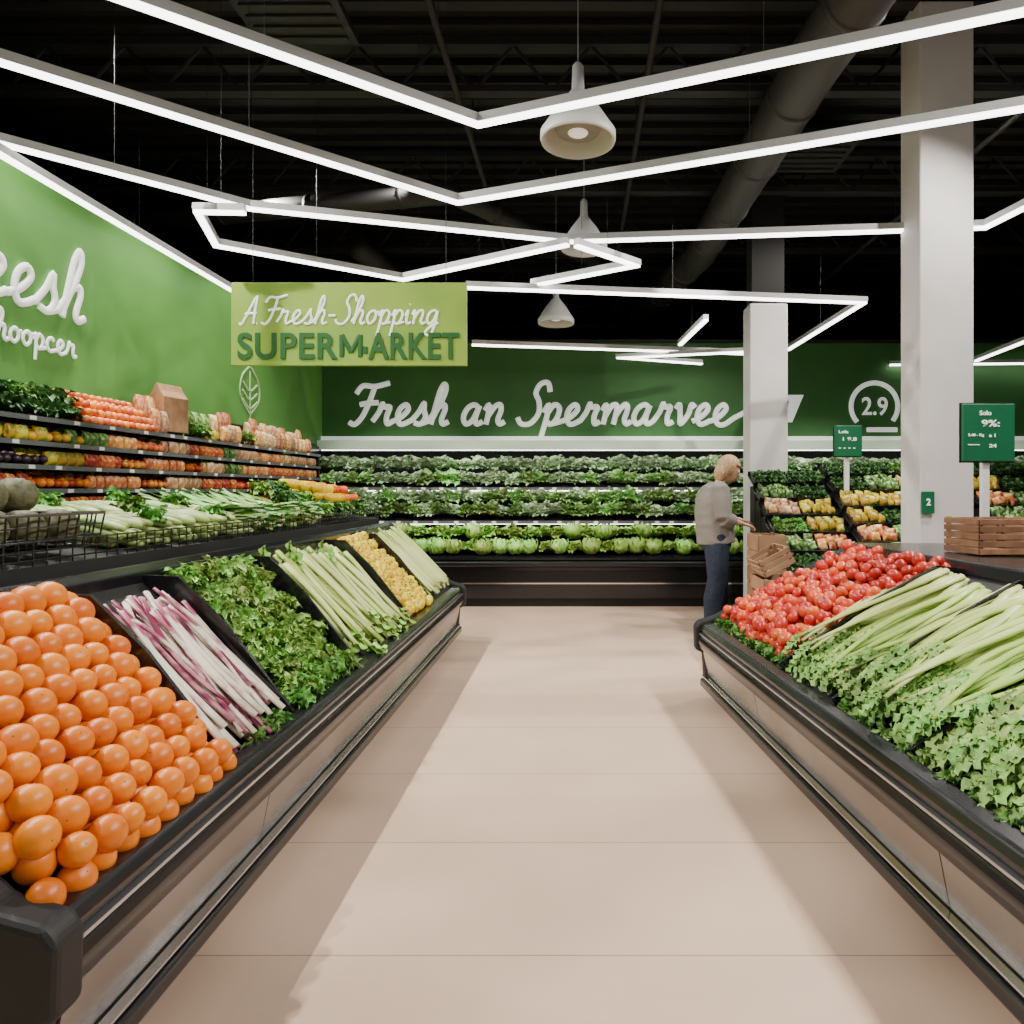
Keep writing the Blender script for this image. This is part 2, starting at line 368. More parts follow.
# ---------------- produce meshes ----------------
def leaf(bm,M,L,W,curl,ruf,ph,nu=7,nv=4,cup=.0,k=9.,mi=0):
    g=[]
    for i in range(nu+1):
        u=i/nu; w=W*math.sin(math.pi*min(1,(u*.93+.05))**.8)**.7; row=[]
        for j in range(nv+1):
            v=j/nv*2-1
            z=curl*u*u*L+cup*v*v*W+ruf*abs(v)*math.sin(u*k+ph+v*1.5)
            row.append(bm.verts.new(M@Vector((u*L,v*w+ruf*.4*math.sin(u*k*1.3+ph),z))))
        g.append(row)
    for i in range(nu):
        for j in range(nv):
            f=bm.faces.new((g[i][j],g[i+1][j],g[i+1][j+1],g[i][j+1])); f.material_index=mi
def leafmesh(name,fn,m,smooth=True):
    bm=bmesh.new(); fn(bm); me=bpy.data.meshes.new(name); bm.to_mesh(me); bm.free()
    me.materials.append(m)
    for p in me.polygons: p.use_smooth=smooth
    return me
def fruit(r,prof='orange',seg=18,m=None):
    bm=bmesh.new(); ps=[]; n=10
    for i in range(n+1):
        t=math.pi*i/n; rr=math.sin(t); z=-math.cos(t)
        if prof=='orange': z*=.94
        if prof=='tomato': z*=.82
        if prof=='pepper': rr*=(1+.12*math.cos(t)*-1); z*=1.05
        if i>n*.8: z-=(.05 if prof=='orange' else .16)*((i/n-.8)/.2)**2
        ps.append((max(rr,.02)*r,z*r))
    fn=(lambda a:1+.03*math.cos(5*a)) if prof=='tomato' else ((lambda a:1+.09*math.cos(4*a)) if prof=='pepper' else None)
    lathe(bm,ps,seg,fn); return tomesh(bm,prof,m,True)
ORANGE=mat('orange_skin',(.75,.185,.0),.38,col2=(.80,.215,.0),scale=14,bump=.1,var=.10,huev=.006)
TOM=mat('tomato_skin',(.60,.05,.022),.3,col2=(.70,.085,.03),scale=8,var=.28,huev=.014)
TOMD=mat('tomato_dark_skin',(.46,.026,.016),.3,col2=(.52,.035,.02),scale=8,var=.25)
YEL=mat('yellow_skin',(.68,.47,.003),.38,var=.15,huev=.02)
CAL=mat('calyx_green',(.10,.25,.03),.6)
STEM=mat('stem_green',(.12,.22,.05),.6)
def nub(r):
    bm=bmesh.new(); lathe(bm,[(r*.04,r*.84),(r*.055,r*.895),(r*.03,r*.91)],7); return tomesh(bm,'nub',STEM,True)
def calyx(r,zt):
    bm=bmesh.new()
    for k in range(5): leaf(bm,RZ(k*1.256)@TR(0,0,zt),r*.45,r*.08,.12,0,0,3,2)
    tube(bm,[(0,0,zt-r*.05),(r*.05,0,zt+r*.25)],r*.05,5)
    return tomesh(bm,'calyx',CAL,True)
t_orange=T('orange','glossy round ripe orange fruit','orange',[fruit(.0445,'orange',20,ORANGE)],[('stem',[nub(.0445)])])
t_tomato=T('tomato','round ripe red tomato with green calyx','tomato',[fruit(.036,'tomato',18,TOM)],[('calyx',[calyx(.036,.024)])])
t_tomato_d=T('tomato','deep red ripe tomato with green calyx','tomato',[fruit(.036,'tomato',18,TOMD)],[('calyx',[calyx(.036,.024)])])
def pstem(r):
    bm=bmesh.new(); tube(bm,[(0,0,r*.8),(0,0,r*1.1),(r*.1,0,r*1.35)],[r*.2,r*.11,r*.13],7); return tomesh(bm,'pstem',STEM,True)
t_pepper=T('yellow_pepper','glossy small yellow bell pepper','pepper',[fruit(.034,'pepper',20,YEL)],[('stem',[pstem(.034)])])
def simple(name,label,cat,r,prof,m): return T(name,label,cat,[fruit(r,prof,12,m)])
s_mand=simple('mandarin','small round orange mandarin on shelf','mandarin',.034,'orange',mat('mandarin_skin',(.72,.15,.004),.4,var=.35,huev=.02))
s_apple=simple('apple','small round ripe red apple','apple',.034,'orange',mat('apple_skin',(.42,.05,.015),.35,col2=(.6,.2,.03),scale=20,var=.4,huev=.02))
s_peach=simple('peach','small pinkish orange ripe peach','peach',.035,'orange',mat('peach_skin',(.75,.22,.05),.5,col2=(.6,.09,.03),scale=15,var=.35))
s_lemon=simple('lemon','small round yellow ripe lemon','lemon',.034,'orange',mat('lemon_skin',(.7,.38,.012),.4,var=.35))
s_plum=simple('plum','dark purple round ripe plum','plum',.036,'orange',mat('plum_skin',(.04,.02,.035),.3,var=.3))
s_lime=simple('lime','small round green ripe lime','lime',.034,'orange',mat('lime_skin',(.09,.2,.02),.35,var=.4))
s_pep=simple('yellow_pepper','small glossy yellow bell pepper','pepper',.04,'pepper',YEL)
s_redpep=simple('red_pepper','small glossy red bell pepper','pepper',.038,'pepper',TOM)

def stalkmesh(L,w,m,bend,seed):
    rs=random.Random(seed); bm=bmesh.new(); pts=[];rad=[]
    ph=rs.uniform(0,6)
    for i in range(8):
        u=i/7; pts.append((u*L-L/2, bend*math.sin(u*3+ph)*.5, .006*math.sin(u*5+ph)))
        rad.append((w*.5*(1-.3*u),w*(1.15-.4*u)))
    tube(bm,pts,rad,8,up=(0,0,1)); return tomesh(bm,'stalk',m,True)
CEL=mat('celery_pale',(.46,.57,.14),.4,col2=(.36,.50,.10),scale=9,var=.2,huev=.015)
CELW=mat('celery_whitish',(.62,.68,.28),.4,col2=(.48,.6,.17),scale=6,var=.15,huev=.01)
PUR=mat('purple_stalk_skin',(.20,.02,.07),.35,col2=(.50,.22,.26),scale=9,var=.25,lo=.48,hi=.6)
PNK=mat('cream_stalk_skin',(.80,.74,.62),.4,col2=(.42,.09,.17),scale=7,var=.12,lo=.54,hi=.68)
LG=mat('leaf_mid_green',(.09,.25,.035),.5,col2=(.17,.38,.06),scale=18,var=.3,huev=.02)
LD=mat('leaf_dark_green',(.03,.10,.02),.5,col2=(.06,.17,.035),scale=18,var=.3)
LB=mat('leaf_bright_green',(.20,.42,.05),.5,col2=(.40,.60,.15),scale=14,var=.25,huev=.02)
LK=mat('kale_green',(.17,.36,.045),.55,col2=(.32,.53,.11),scale=22,var=.3,huev=.02)
LGR=mat('leaf_grey_green',(.30,.48,.24),.6,col2=(.58,.72,.50),scale=20,var=.25)
LM=mat('leaf_back_green',(.20,.43,.11),.55,col2=(.42,.62,.25),scale=18,var=.3,huev=.02)
LM2=mat('leaf_back_dark_green',(.11,.28,.06),.55,col2=(.22,.42,.12),scale=18,var=.3,huev=.02)
def endleaf(L,seed,m,n=4):
    rs=random.Random(seed)
    return leafmesh('leaves',lambda bm:[leaf(bm,TR(L/2-.02,0,.0)@RZ(rs.uniform(-.6,.6))@RY(rs.uniform(-.5,.1)),rs.uniform(.05,.09),.022,.1,.010,rs.uniform(0,6),5,3) for _ in range(n)],m)
t_cel=T('celery_stalk','long pale green celery stalk','celery',[stalkmesh(.62,.022,CEL,.05,1),stalkmesh(.58,.026,CELW,.03,2),stalkmesh(.6,.02,CELW,.07,3),stalkmesh(.52,.024,CELW,.05,4)],
        [('leaves',[endleaf(.62,1,LB),endleaf(.58,2,LB),endleaf(.6,3,LB),endleaf(.52,4,LB)])])
t_pale=T('celery_stalk','trimmed whitish green celery stalk','celery',[stalkmesh(.66,.022,CELW,.03,5),stalkmesh(.6,.02,CELW,.02,6)])
t_pur=T('rhubarb_stalk','purple and cream rhubarb stalk','rhubarb',[stalkmesh(.56,.012,PUR,.09,7),stalkmesh(.52,.016,PNK,.06,8),stalkmesh(.5,.013,PUR,.12,9),stalkmesh(.56,.013,PNK,.09,10),stalkmesh(.54,.012,PNK,.11,11)])
def kale(r,n,m,seed,L=None,ruf=.022,up=1.35,wd=1.):
    rs=random.Random(seed)
    def fn(bm):
        for i in range(n):
            a=i*2.4; el=rs.uniform(.15,up)
            leaf(bm,TR(0,0,-r*.35)@RZ(a)@RY(-el)@RX(rs.uniform(-.6,.6)),(L or r)*rs.uniform(.9,1.3),r*rs.uniform(.33,.5)*wd,-.45,ruf,rs.uniform(0,6),8,4,cup=.25,k=19)
    return leafmesh('leafy',fn,m)
t_kale=T('curly_kale_bunch','bunch of curly bright green kale','kale',[kale(.08,24,LK,s,ruf=.02,up=1.2) for s in(1,2,3)])
t_kaled=T('leafy_green_bunch','bunch of dark leafy greens','leafy greens',[kale(.09,18,LD,s) for s in(4,5)])
t_kalem=T('leafy_green_bunch','bunch of mid green leafy greens','leafy greens',[kale(.085,20,LG,s) for s in(14,15)])
def lettuce(r,n,m,seed,flare=.25,ruf=.06):
    rs=random.Random(seed)
    def fn(bm):
        sph(bm,(0,0,-.1*r),r*.5,10)
        for i in range(n):
            a0=i*2.399; fl=flare*(.3+i/n); wd=rs.uniform(.35,.65); ph=rs.uniform(0,6); g=[]
            for p in range(8):
                u=p/7; th=math.radians(165-(165-70*i/n)*u); row=[]
                for q in range(6):
                    v=q/5*2-1; w=wd*math.sin(math.pi*(u*.75+.15))
                    rr=r*(.66+.2*i/n+fl*u*u+ruf*abs(v)*math.sin(u*12+ph+v*4)+ (.07 if abs(v)<.25 else 0))
                    az=a0+v*w
                    row.append(bm.verts.new((rr*math.sin(th)*math.cos(az),rr*math.sin(th)*math.sin(az),rr*math.cos(th)*.95)))
                g.append(row)
            for p in range(7):
                for q in range(5): bm.faces.new((g[p][q],g[p+1][q],g[p+1][q+1],g[p][q+1]))
    return leafmesh('lettuce',fn,m)
t_let=T('lettuce_head','round bright green lettuce head','lettuce',[lettuce(.1,18,LB,s,.4,.2) for s in(1,2,3)])
t_let2=T('lettuce_head','open leafy pale green lettuce head','lettuce',[kale(.1,18,LB,s,.09,.016,1.5,1.5) for s in(31,32,33)])
t_letg=T('cabbage_bunch','grey-green loose leafy cabbage bunch','cabbage',[kale(.1,24,LGR,s,.11,.014,1.45,1.7) for s in(24,25,26)])
t_romd=T('spinach_bunch','bunch of mid green leafy spinach','spinach',[kale(.1,22,LM,s,.12,.015,1.45,1.5) for s in(7,8,9)])
t_romd2=T('spinach_bunch','bunch of darker green leafy spinach','spinach',[kale(.1,22,LM2,s,.12,.017,1.45,1.5) for s in(17,18)])
CLEAF=mat('celery_leaf',(.12,.28,.04),.5,col2=(.27,.47,.11),scale=18,var=.25,huev=.015)
def celbunch(seed,L=.76):
    rs=random.Random(seed); bm=bmesh.new(); tips=[]
    for i in range(9):
        a=rs.uniform(-.16,.16); z=rs.uniform(0,.035); y0=rs.uniform(-.04,.04); l=L*rs.uniform(.68,1.03); b_=rs.uniform(-.14,.14)
        pts=[];rad=[]
        for k in range(7):
            u=k/6; pts.append((L-u*l, y0+math.sin(a)*u*l+b_*math.sin(u*3.1), .02+z+.025*u*math.sin(u*2.5+i)))
            w=.025*(1.15-.65*u); rad.append((w*.4,w))
        tube(bm,pts,rad,8,up=(0,0,1)); tips.append(pts[-1]+(a,))
    s=tomesh(bm,'stalks',CELW if seed%2 else CEL,True)
    def fn(b):
        for t in tips:
            for _ in range(6):
                x=t[0]+rs.uniform(-.05,.09)
                leaf(b,TR(x,t[1]+rs.uniform(-.02,.02),t[2]+.002)@RZ(math.pi-t[3]+rs.uniform(-.8,.8))@RY(rs.uniform(-.2,.25)),rs.uniform(.055,.095),rs.uniform(.014,.025),-.25,.010,rs.uniform(0,6),7,4,k=15)
    return s,leafmesh('leaves',fn,CLEAF)
cb=[celbunch(s) for s in(1,2,3,4,5)]
t_cb=T('celery_bunch','leafy bunch of pale green celery stalks','celery',[c[0] for c in cb],[('leaves',[c[1] for c in cb])])
def zuc(L,r,m):
    bm=bmesh.new(); tube(bm,[(-L/2,0,0),(-L/2+.01,0,0),(-L*.3,0,.004),(0,0,.008),(L*.3,0,.004),(L/2-.015,0,0),(L/2,0,0)],[r*.4,r*.8,r,r*.95,r*.9,r*.6,r*.3],10); return tomesh(bm,'zucchini',m,True)
ZM=mat('pale_zucchini_skin',(.16,.28,.05),.45,col2=(.40,.5,.17),scale=22,var=.4,huev=.02)
t_zuc=T('zucchini','pale green striped zucchini','zucchini',[zuc(.26,.019,ZM),zuc(.28,.017,ZM)])
def leek(seed):
    rs=random.Random(seed); bm=bmesh.new()
    tube(bm,[(-.28,0,0),(-.1,0,.004),(.05,0,0)],[.014,.013,.014],8); s=tomesh(bm,'leek',mat('leek_white',(.55,.62,.3),.4,var=.15),True)
    l=leafmesh('leek_leaves',lambda b:[leaf(b,TR(.0,0,0)@RZ(rs.uniform(-.35,.35))@RY(rs.uniform(-.25,.05)),.3,.02,.0,.006,i,6,2) for i in range(7)],LG)
    return s,l
lk=[leek(1),leek(2)]
t_leek=T('leek','white leek with long green leaves','leek',[l[0] for l in lk],[('leaves',[l[1] for l in lk])])
def bag(w,h,d,m,name):
    bm=bmesh.new(); bmesh.ops.create_cube(bm,size=1); bmesh.ops.subdivide_edges(bm,edges=bm.edges,cuts=4,use_grid_fill=True)
    for v in bm.verts:
        x,y,z=v.co*2; k=(1-abs(z)**3*.85); e=(1-x*x*.35)
        v.co=Vector((x*w/2*(1-.08*(1-abs(z))),y*d/2*k*e,(z+1)*h/2))+Vector((1,1,0))*.004*noise.noise(v.co*9)
    return tomesh(bm,name,m,True)
SAL=mat('salmon_bag_film',(.60,.17,.03),.35,col2=(.74,.46,.22),scale=34,var=.35,huev=.02,lo=.46,hi=.54)
TAN=mat('tan_bag_film',(.45,.2,.07),.4,col2=(.66,.48,.3),scale=30,var=.35,huev=.02,lo=.46,hi=.54)
REDB=mat('red_bag_film',(.42,.04,.015),.35,col2=(.65,.24,.08),scale=40,var=.4,huev=.02,lo=.47,hi=.53)
YELB=mat('yellow_bag_film',(.62,.38,.02),.35,col2=(.22,.28,.04),scale=34,var=.35,huev=.02,lo=.47,hi=.53)
GRB=mat('salad_bag_film',(.045,.12,.025),.3,col2=(.24,.40,.10),scale=36,var=.4,lo=.46,hi=.54)
t_bag=T('carrot_bag','clear bag of orange root vegetables','bag of vegetables',[bag(.12,.22,.08,SAL,'bag')])
t_bagt=T('produce_bag','tan printed paper produce bag','bag of vegetables',[bag(.12,.20,.08,TAN,'bagt')])
t_bagg=T('salad_bag','green bagged salad leaves','salad bag',[bag(.10,.13,.06,GRB,'bagg')])
p_or=T('mandarin_pack','small film pack of orange fruit','fruit pack',[bag(.075,.08,.045,SAL,'p1')])
p_re=T('cherry_tomato_pack','small film pack of red fruit','fruit pack',[bag(.075,.08,.045,REDB,'p2')])
p_ye=T('yellow_vegetable_pack','small film pack of yellow vegetables','vegetable pack',[bag(.075,.08,.045,YELB,'p3')])
p_ta=T('paper_fruit_pack','small tan paper fruit pack','fruit pack',[bag(.075,.085,.045,TAN,'p4')])
p_gr=T('green_vegetable_pack','small film pack of green vegetables','vegetable pack',[bag(.075,.085,.045,GRB,'p5')])
PACKS=(p_or,p_re,p_ye,p_ta,p_gr)

# ---------------- display cases ----------------
def display_case(M,sx,y0,y1,T_,Zt,T2,bounds,joints,label,backz,dh=.085):
    r=empty('produce_display_case',M,label,'display case')
    def pr(name,prof,a,b,m,bev=0,smooth=False):
        bm=bmesh.new(); prism(bm,prof,a,b,sx); me=tomesh(bm,name,m,smooth)
        if bev: bevel_me(me,bev,3)
        return obj(name,me,r)
    pr('kick_plate',[(.12,0),(T2-.05,0),(T2-.05,.1),(.12,.1)],y0+.05,y1-.05,BLACKM)
    pr('cabinet_body',[(.05,.1),(.05,.44),(.1,.44),(T_,Zt-.05),(T2,backz),(T2,.1)],y0+.015,y1-.015,BLACKM)
    pr('lower_bumper',[(0,.085),(0,.135),(.05,.145),(.09,.08)],y0,y1,BLACK,.012)
    pr('chrome_strip',[(.012,.148),(.012,.155),(.04,.155),(.04,.148)],y0,y1,CHROME)
    ys=[y0+.03]+joints+[y1-.03]
    for a,b in zip(ys[:-1],ys[1:]):
        pr('front_panel',[(.045,.16),(.008,.345),(.05,.345),(.06,.16)],a+.003,b-.003,PANEL)
    pr('upper_bumper',[(-.012,.335),(-.022,.38),(-.008,.42),(.06,.42),(.06,.335)],y0-.0,y1+.0,BLACK,.012)
    pr('chrome_strip',[(-.012,.423),(-.012,.432),(.03,.432),(.03,.423)],y0,y1,mat('satin_grey_trim',(.4,.4,.41),.3,.8))
    pr('top_rail',[(0,.436),(-.008,.46),(.01,.492),(.07,.502),(.095,.48),(.09,.436)],y0,y1,BLACK,.01)
    for ea,eb in((y0-.06,y0+.03),(y1-.03,y1+.05)):
        pr('end_cap',[(.035,.06),(.02,.30),(-.03,.32),(-.035,.47),(-.01,.505),(.10,.535),(T_,Zt+.035),(T_+.03,Zt),(T_+.03,.06)],ea,eb,BLACKM,.018)
    A=Vector((.10,.46)); B=Vector((T_,Zt-.03)); d=(B-A).normalized(); nn=Vector((-d.y,d.x))
    pr('display_deck',[tuple(A),tuple(B),tuple(B+nn*.012),tuple(A+nn*.012)],y0,y1,BLACKM)
    mid=A.lerp(B,.55)
    q=[A,B,B+nn*.035,B.lerp(A,.12)+nn*dh,mid+nn*dh,A+nn*dh*.55]
    for i,b in enumerate(bounds):
        pr('divider',[tuple(v) for v in q],b-.008,b+.008,BLACK)
    if T2-T_>.3 and backz<=Zt: 
        pr('counter_top',[(T_-.03,Zt-.03),(T2+.02,Zt-.03),(T2+.02,Zt+.03),(T_-.01,Zt+.04)],y0-.01,y1+.06,BLACK,.012)
    else:
        pr('ledge_rail',[(T_-.02,Zt-.04),(T_+.05,Zt-.04),(T_+.05,Zt+.03),(T_+.01,Zt+.035),(T_-.02,Zt+.01)],y0-.01,y1+.01,BLACK,.008)
    L=(B-A).length
    def binframe(ya,yb):
        ex=Vector((sx*d.x,0,d.y)); ez=Vector((sx*nn.x,0,nn.y))
        o=A+nn*.013; yo=yb if sx<0 else ya
        return M@frame(Vector((sx*o.x,yo,o.y)),ex,ez),L,abs(yb-ya)
    return r,binframe
LC,LF=display_case(TR(-1.035,0,0),-1,1.40,6.25,.645,1.03,.72,[2.2,2.68,3.47,4.6,5.3],[2.38,4.3],'long low black produce case with brushed steel front, oranges',.98,.12)
RM=TR(1.045,1.64,0)@RZ(math.radians(5.1))
RBND=[-.35,.1,.6,1.15,1.72]
RC,RF=display_case(RM,1,-.9,2.9,1.03,.96,1.75,RBND,[.35,1.9],'long low black produce case with brushed steel front, tomatoes',.93,.12)

def hexfill(t,fr,sp,h0,layers,group,margin=.045,x0=0,x1=None,jit=.1,sc=(.92,1.08),drop=0.,l2=(0,9),wild=False,grad=0.):
    F,L,W=fr; x1=x1 or L
    for ly in range(layers):
        ox=sp*.5*(ly%2); x=x0+margin+ox; i=0
        while x<x1-margin*.6:
            y=margin+(sp*.5 if (i+ly)%2 else 0)
            while y<W-margin*.6:
                s=U(*sc)*(1-grad*.5+grad*x/L)
                rot=RZ(U(0,6.28))@RX(U(-1.5,1.5) if wild else U(-.5,.5))@RY(U(-.4,.4))
                if not(ly and (R()<drop or not l2[0]<x<l2[1])):
                    spawn(t,F@TR(x+U(-jit,jit)*sp*.5,y+U(-jit,jit)*sp*.5,h0+ly*sp*.6+U(0,jit*.012))@rot@SC(s),group)
                y+=sp
            x+=sp*.87; i+=1
# left bins
hexfill(t_orange,LF(1.40,2.19),.080,.050,1,'oranges in the display case',.034,x0=-.03,jit=.15,sc=(.92,1.05),wild=True,grad=.12)
hexfill(t_orange,LF(1.42,2.15),.084,.098,1,'oranges in the display case',.05,x0=-.01,x1=.74,jit=.22,sc=(.88,1.06),wild=True,grad=.12)
F,L,W=LF(2.21,2.67)
for ly in range(4):
    n=15
    for i in range(n):
        y=.035+(W-.07)*(i+.5*(ly%2)*.8)/n
        spawn(t_pur,F@TR(L*.45+U(-.08,.08),y,.018+ly*.017)@RZ(U(-.17,.17)+(math.pi if R()<.3 else 0)),'rhubarb stalks in the display case')
hexfill(t_kale,LF(2.7,3.45),.10,.035,1,'kale in the display case',.075,jit=.4,sc=(.75,.98))
for k in range(5): spawn(t_kalem,LF(2.7,3.45)[0]@TR(.03,.08+k*.15,.045)@RZ(U(0,6))@SC(.9),'kale in the display case')
for k in range(3): spawn(t_kalem,LF(2.21,2.67)[0]@TR(.0,.08+k*.1,.04)@RZ(U(0,6))@SC(.6),'kale in the display case')
F,L,W=LF(3.49,4.58)
for ly in range(3):
    n=21-ly*4
    for i in range(n):
        y=.07+(W-.14)*(i+.5)/n
        spawn(t_cel,F@TR(L*.47+U(-.07,.07),y,.022+ly*.026)@RZ(U(-.22,.22)+(math.pi if R()<.6 else 0)),'celery stalks in the display case')
hexfill(t_pepper,LF(4.62,5.28),.058,.045,1,'yellow peppers in the display case',.04,jit=.6,wild=True)
F,L,W=LF(5.32,6.2)
for ly in range(3):
    n=17
    for i in range(n):
        spawn(t_pale,F@TR(L*.5+U(-.03,.03),.05+(W-.1)*(i+.5)/n,.025+ly*.024)@RZ(U(-.06,.06)),'trimmed celery in the display case')
# right bins
hexfill(t_tomato,RF(1.74,2.86),.072,.035,2,'tomatoes in the display case',.05,x0=.04,x1=.68,jit=.6,sc=(.85,1.12),drop=.3,wild=True)
hexfill(t_tomato,RF(2.35,2.86),.072,.035,2,'tomatoes in the display case',.05,x0=.64,jit=.6,sc=(.85,1.1),drop=.4,wild=True)
hexfill(t_tomato_d,RF(1.74,2.35),.072,.035,2,'tomatoes in the display case',.045,x0=.64,jit=.6,sc=(.85,1.1),drop=.4,wild=True)
for k in range(8): spawn(t_kalem,RF(1.72,2.88)[0]@TR(.04,.06+k*.145,.03)@RZ(U(0,6))@SC(.6),'leafy greens beside the tomatoes')
for bi,(ya,yb) in enumerate(((1.15,1.72),(.6,1.15),(.1,.6),(-.35,.1),(-.88,-.35))):
    F,L,W=RF(ya,yb)
    for ly in range(2):
        n=(4 if W>.48 else 3)
        for i in range(n):
            y=.07+(W-.14)*(i/(n-1))
            spawn(t_cb,F@TR(.065+U(-.03,.05)+ly*.05,y+U(-.015,.015),.004+ly*.035)@RZ(U(-.10,.10)),'celery bunches in the display case')
    for i in range(4):
        if bi>0: spawn(t_kalem if bi<3 else t_kaled,F@TR(.015,.05+(W-.1)*i/3,.018)@RZ(U(0,6))@SC(.5+.06*bi),'dark greens in the display case')

# second tier on left case
up=empty('upper_produce_shelf',TR(0,0,0),'black upper shelf with low wire fence behind the sloped bins','produce shelf')
bm=bmesh.new(); prism(bm,[(-1.765,.0),(-1.765,1.10),(-2.4,1.2),(-2.46,1.17),(-2.46,0)],1.5,6.2); obj('shelf_body',tomesh(bm,'tier',BLACKM),up)
bm=bmesh.new()
for z in(1.12,1.15,1.18): tube(bm,[(-1.77,1.5,z),(-1.77,6.2,z)],.0035,5)
for i in range(80): tube(bm,[(-1.77,1.5+i*.0595,1.10),(-1.77,1.5+i*.0595,1.185)],.0025,5)
obj('wire_fence',tomesh(bm,'fence',BLACK),up)
ex=Vector((-.635,0,.1)).normalized(); ez=Vector((.1,0,.635)).normalized()
UF=frame(Vector((-1.775,6.2,1.103)),ex,ez)
def upos(Y): return 6.2-Y
n=22
for ly in range(3):
    for i in range(n):
        Y=2.75+(3.75-2.75)*i/n
        for x in(.17,.46):
            spawn(t_zuc,UF@TR(x+U(-.03,.03),upos(Y),.022+ly*.036)@RZ(U(-.45,.45)),'zucchini on the upper shelf')
for (x,Y) in((.1,3.05),(.35,3.3),(.5,2.95),(.12,3.6),(.4,3.75),(.55,3.5)): spawn(t_kalem,UF@TR(x,upos(Y),.13)@RZ(U(0,6))@SC(.8),'leafy greens on the upper shelf')
for ly in range(3):
    for i in range(22):
        spawn(t_leek,UF@TR(.32+U(-.03,.03),upos(3.8+1.1*i/22),.02+ly*.035)@RZ(U(-.2,.2)+(math.pi if R()<.6 else 0)),'leeks on the upper shelf')
for i in range(7):
    for x in(.12,.33,.52): spawn((t_kaled,t_kalem,t_kale)[(i+int(x*10))%3],UF@TR(x,upos(4.98+i*.15),.08+x*.2)@RZ(U(0,6)),'leafy greens on the upper shelf')
for ly in range(2):
    for i in range(9):
        for x in(.15,.24,.33,.42): spawn(s_mand if i<5 else s_pep,UF@TR(x+.1*ly,upos(5.95-i*.075),.16+.055*ly),'fruit on the upper shelf')
# wire basket with melons
BY=2.38
wb=empty('wire_basket',TR(-1.96,BY,1.145),'black wire basket holding melons','wire basket')
bm=bmesh.new()
hx,hy=.15,.26
for z in(0,.04,.08,.12):
    e=z*.12
    q=[(-hx-e,-hy-e,z),(hx+e,-hy-e,z),(hx+e,hy+e,z),(-hx-e,hy+e,z)]
    for a,b in zip(q,q[1:]+q[:1]): tube(bm,[a,b],.006 if z==.12 else .0035,5)
for i in range(13):
    y=-hy+i*2*hy/12
    for s in(-1,1): tube(bm,[(s*hx,y,0),(s*(hx+.015),y*1.06,.12)],.003,5)
    tube(bm,[(-hx,y,0),(hx,y,0)],.003,5)
for i in range(8):
    x=-hx+i*2*hx/7
    for s in(-1,1): tube(bm,[(x,s*hy,0),(x*1.1,s*(hy+.015),.12)],.003,5)
obj('wire_frame',tomesh(bm,'wires',BLACK),wb)
t_mel=T('melon','dark green netted melon','melon',[fruit(.07,'orange',18,mat('melon_skin',(.07,.08,.03),.6,col2=(.16,.15,.07),scale=40,bump=.4,var=.4))])
for x,y,z in((-.07,-.17,.074),(.07,-.16,.074),(-.07,-.01,.074),(.07,.0,.074),(-.07,.15,.074),(.07,.16,.074),(0,-.08,.185),(-.02,.08,.185)):
    spawn(t_mel,TR(-1.96+x,BY+y,1.145+z)@RZ(R()),'melons in the wire basket')

# ---------------- wall shelving left ----------------
ws=empty('wall_shelving',TR(-3.4,0,0),'black multi-level wall shelving stocked with fruit and bags','shelving unit')
Y0,Y1=2.6,8.0
obj('back_panel',bm_box_mesh('bp',(.002,.03,Y0,Y1,.05,2.0),BLACKM),ws)
obj('plinth',bm_box_mesh('pl',(.03,.45,Y0,Y1,0,.5),BLACKM,.01),ws)
for y in(Y0,Y1-.03): obj('side_panel',bm_box_mesh('sp',(.03,.45,y,y+.03,.5,1.76),BLACK,.004),ws)
lev=[.95,1.09,1.22,1.35,1.48,1.61,1.745]
RAIL=mat('price_rail_grey',(.12,.125,.135),.35,.3); TICK=mat('price_ticket',(.75,.75,.7),.5)
tkm=bm_box_mesh('ticket',(0,.003,0,.045,0,.02),TICK)
for li,z in enumerate(lev):
    bm=bmesh.new(); prism(bm,[(.03,z+.03),(.45,z-.015),(.45,z),(.03,z+.045)],Y0+.03,Y1-.03); obj('shelf',tomesh(bm,'shelf',BLACK),ws)
    obj('price_rail',bm_box_mesh('rail',(.45,.462,Y0,Y1,z-.018,z+.008),RAIL),ws)
    if li>2:
        for i in range(15): obj('price_ticket',tkm,ws,M=TR(.462,3.0+i*.33+U(-.1,.1),z-.015))
def row(kinds,z,sp,group,rows=((.405,0),(.345,.018),(.285,.036)),ya=3.3,yb=7.95,s=.82):
    for xo,dz in rows:
        y=ya+U(0,.03)
        while y<yb:
            u=(y-ya)/(yb-ya)+U(-.02,.02); t=kinds[-1][1]
            for (lim,tt) in kinds:
                if u<=lim: t=tt;break
            base=z+(.45-xo)/.42*.045
            if t in PACKS:
                spawn(t,TR(-3.4+xo+U(-.01,.01),y,base+.004+dz*.3)@RZ(math.pi/2+U(-.3,.3)),group); y+=sp*1.2
            else:
                spawn(t,TR(-3.4+xo+U(-.008,.008),y+U(-.006,.006),base+.031+dz+U(0,.006))@RZ(U(0,6))@RX(U(-.4,.4))@SC(s*U(.85,1.12)),group); y+=sp
row([(.06,s_plum),(.12,p_ye),(.18,s_lemon),(.24,p_gr),(.32,p_or),(.38,s_peach),(.46,p_ta),(.54,p_re),(.6,p_gr),(.7,p_ta),(.8,p_or),(1,p_ta)],lev[5],.06,'fruit on the wall shelves')
row([(.06,s_lemon),(.12,s_plum),(.18,p_ye),(.26,p_re),(.34,s_apple),(.42,p_or),(.5,s_mand),(.56,p_ta),(.64,p_gr),(.75,p_or),(.85,p_re),(1,p_or)],lev[4],.06,'fruit on the wall shelves')
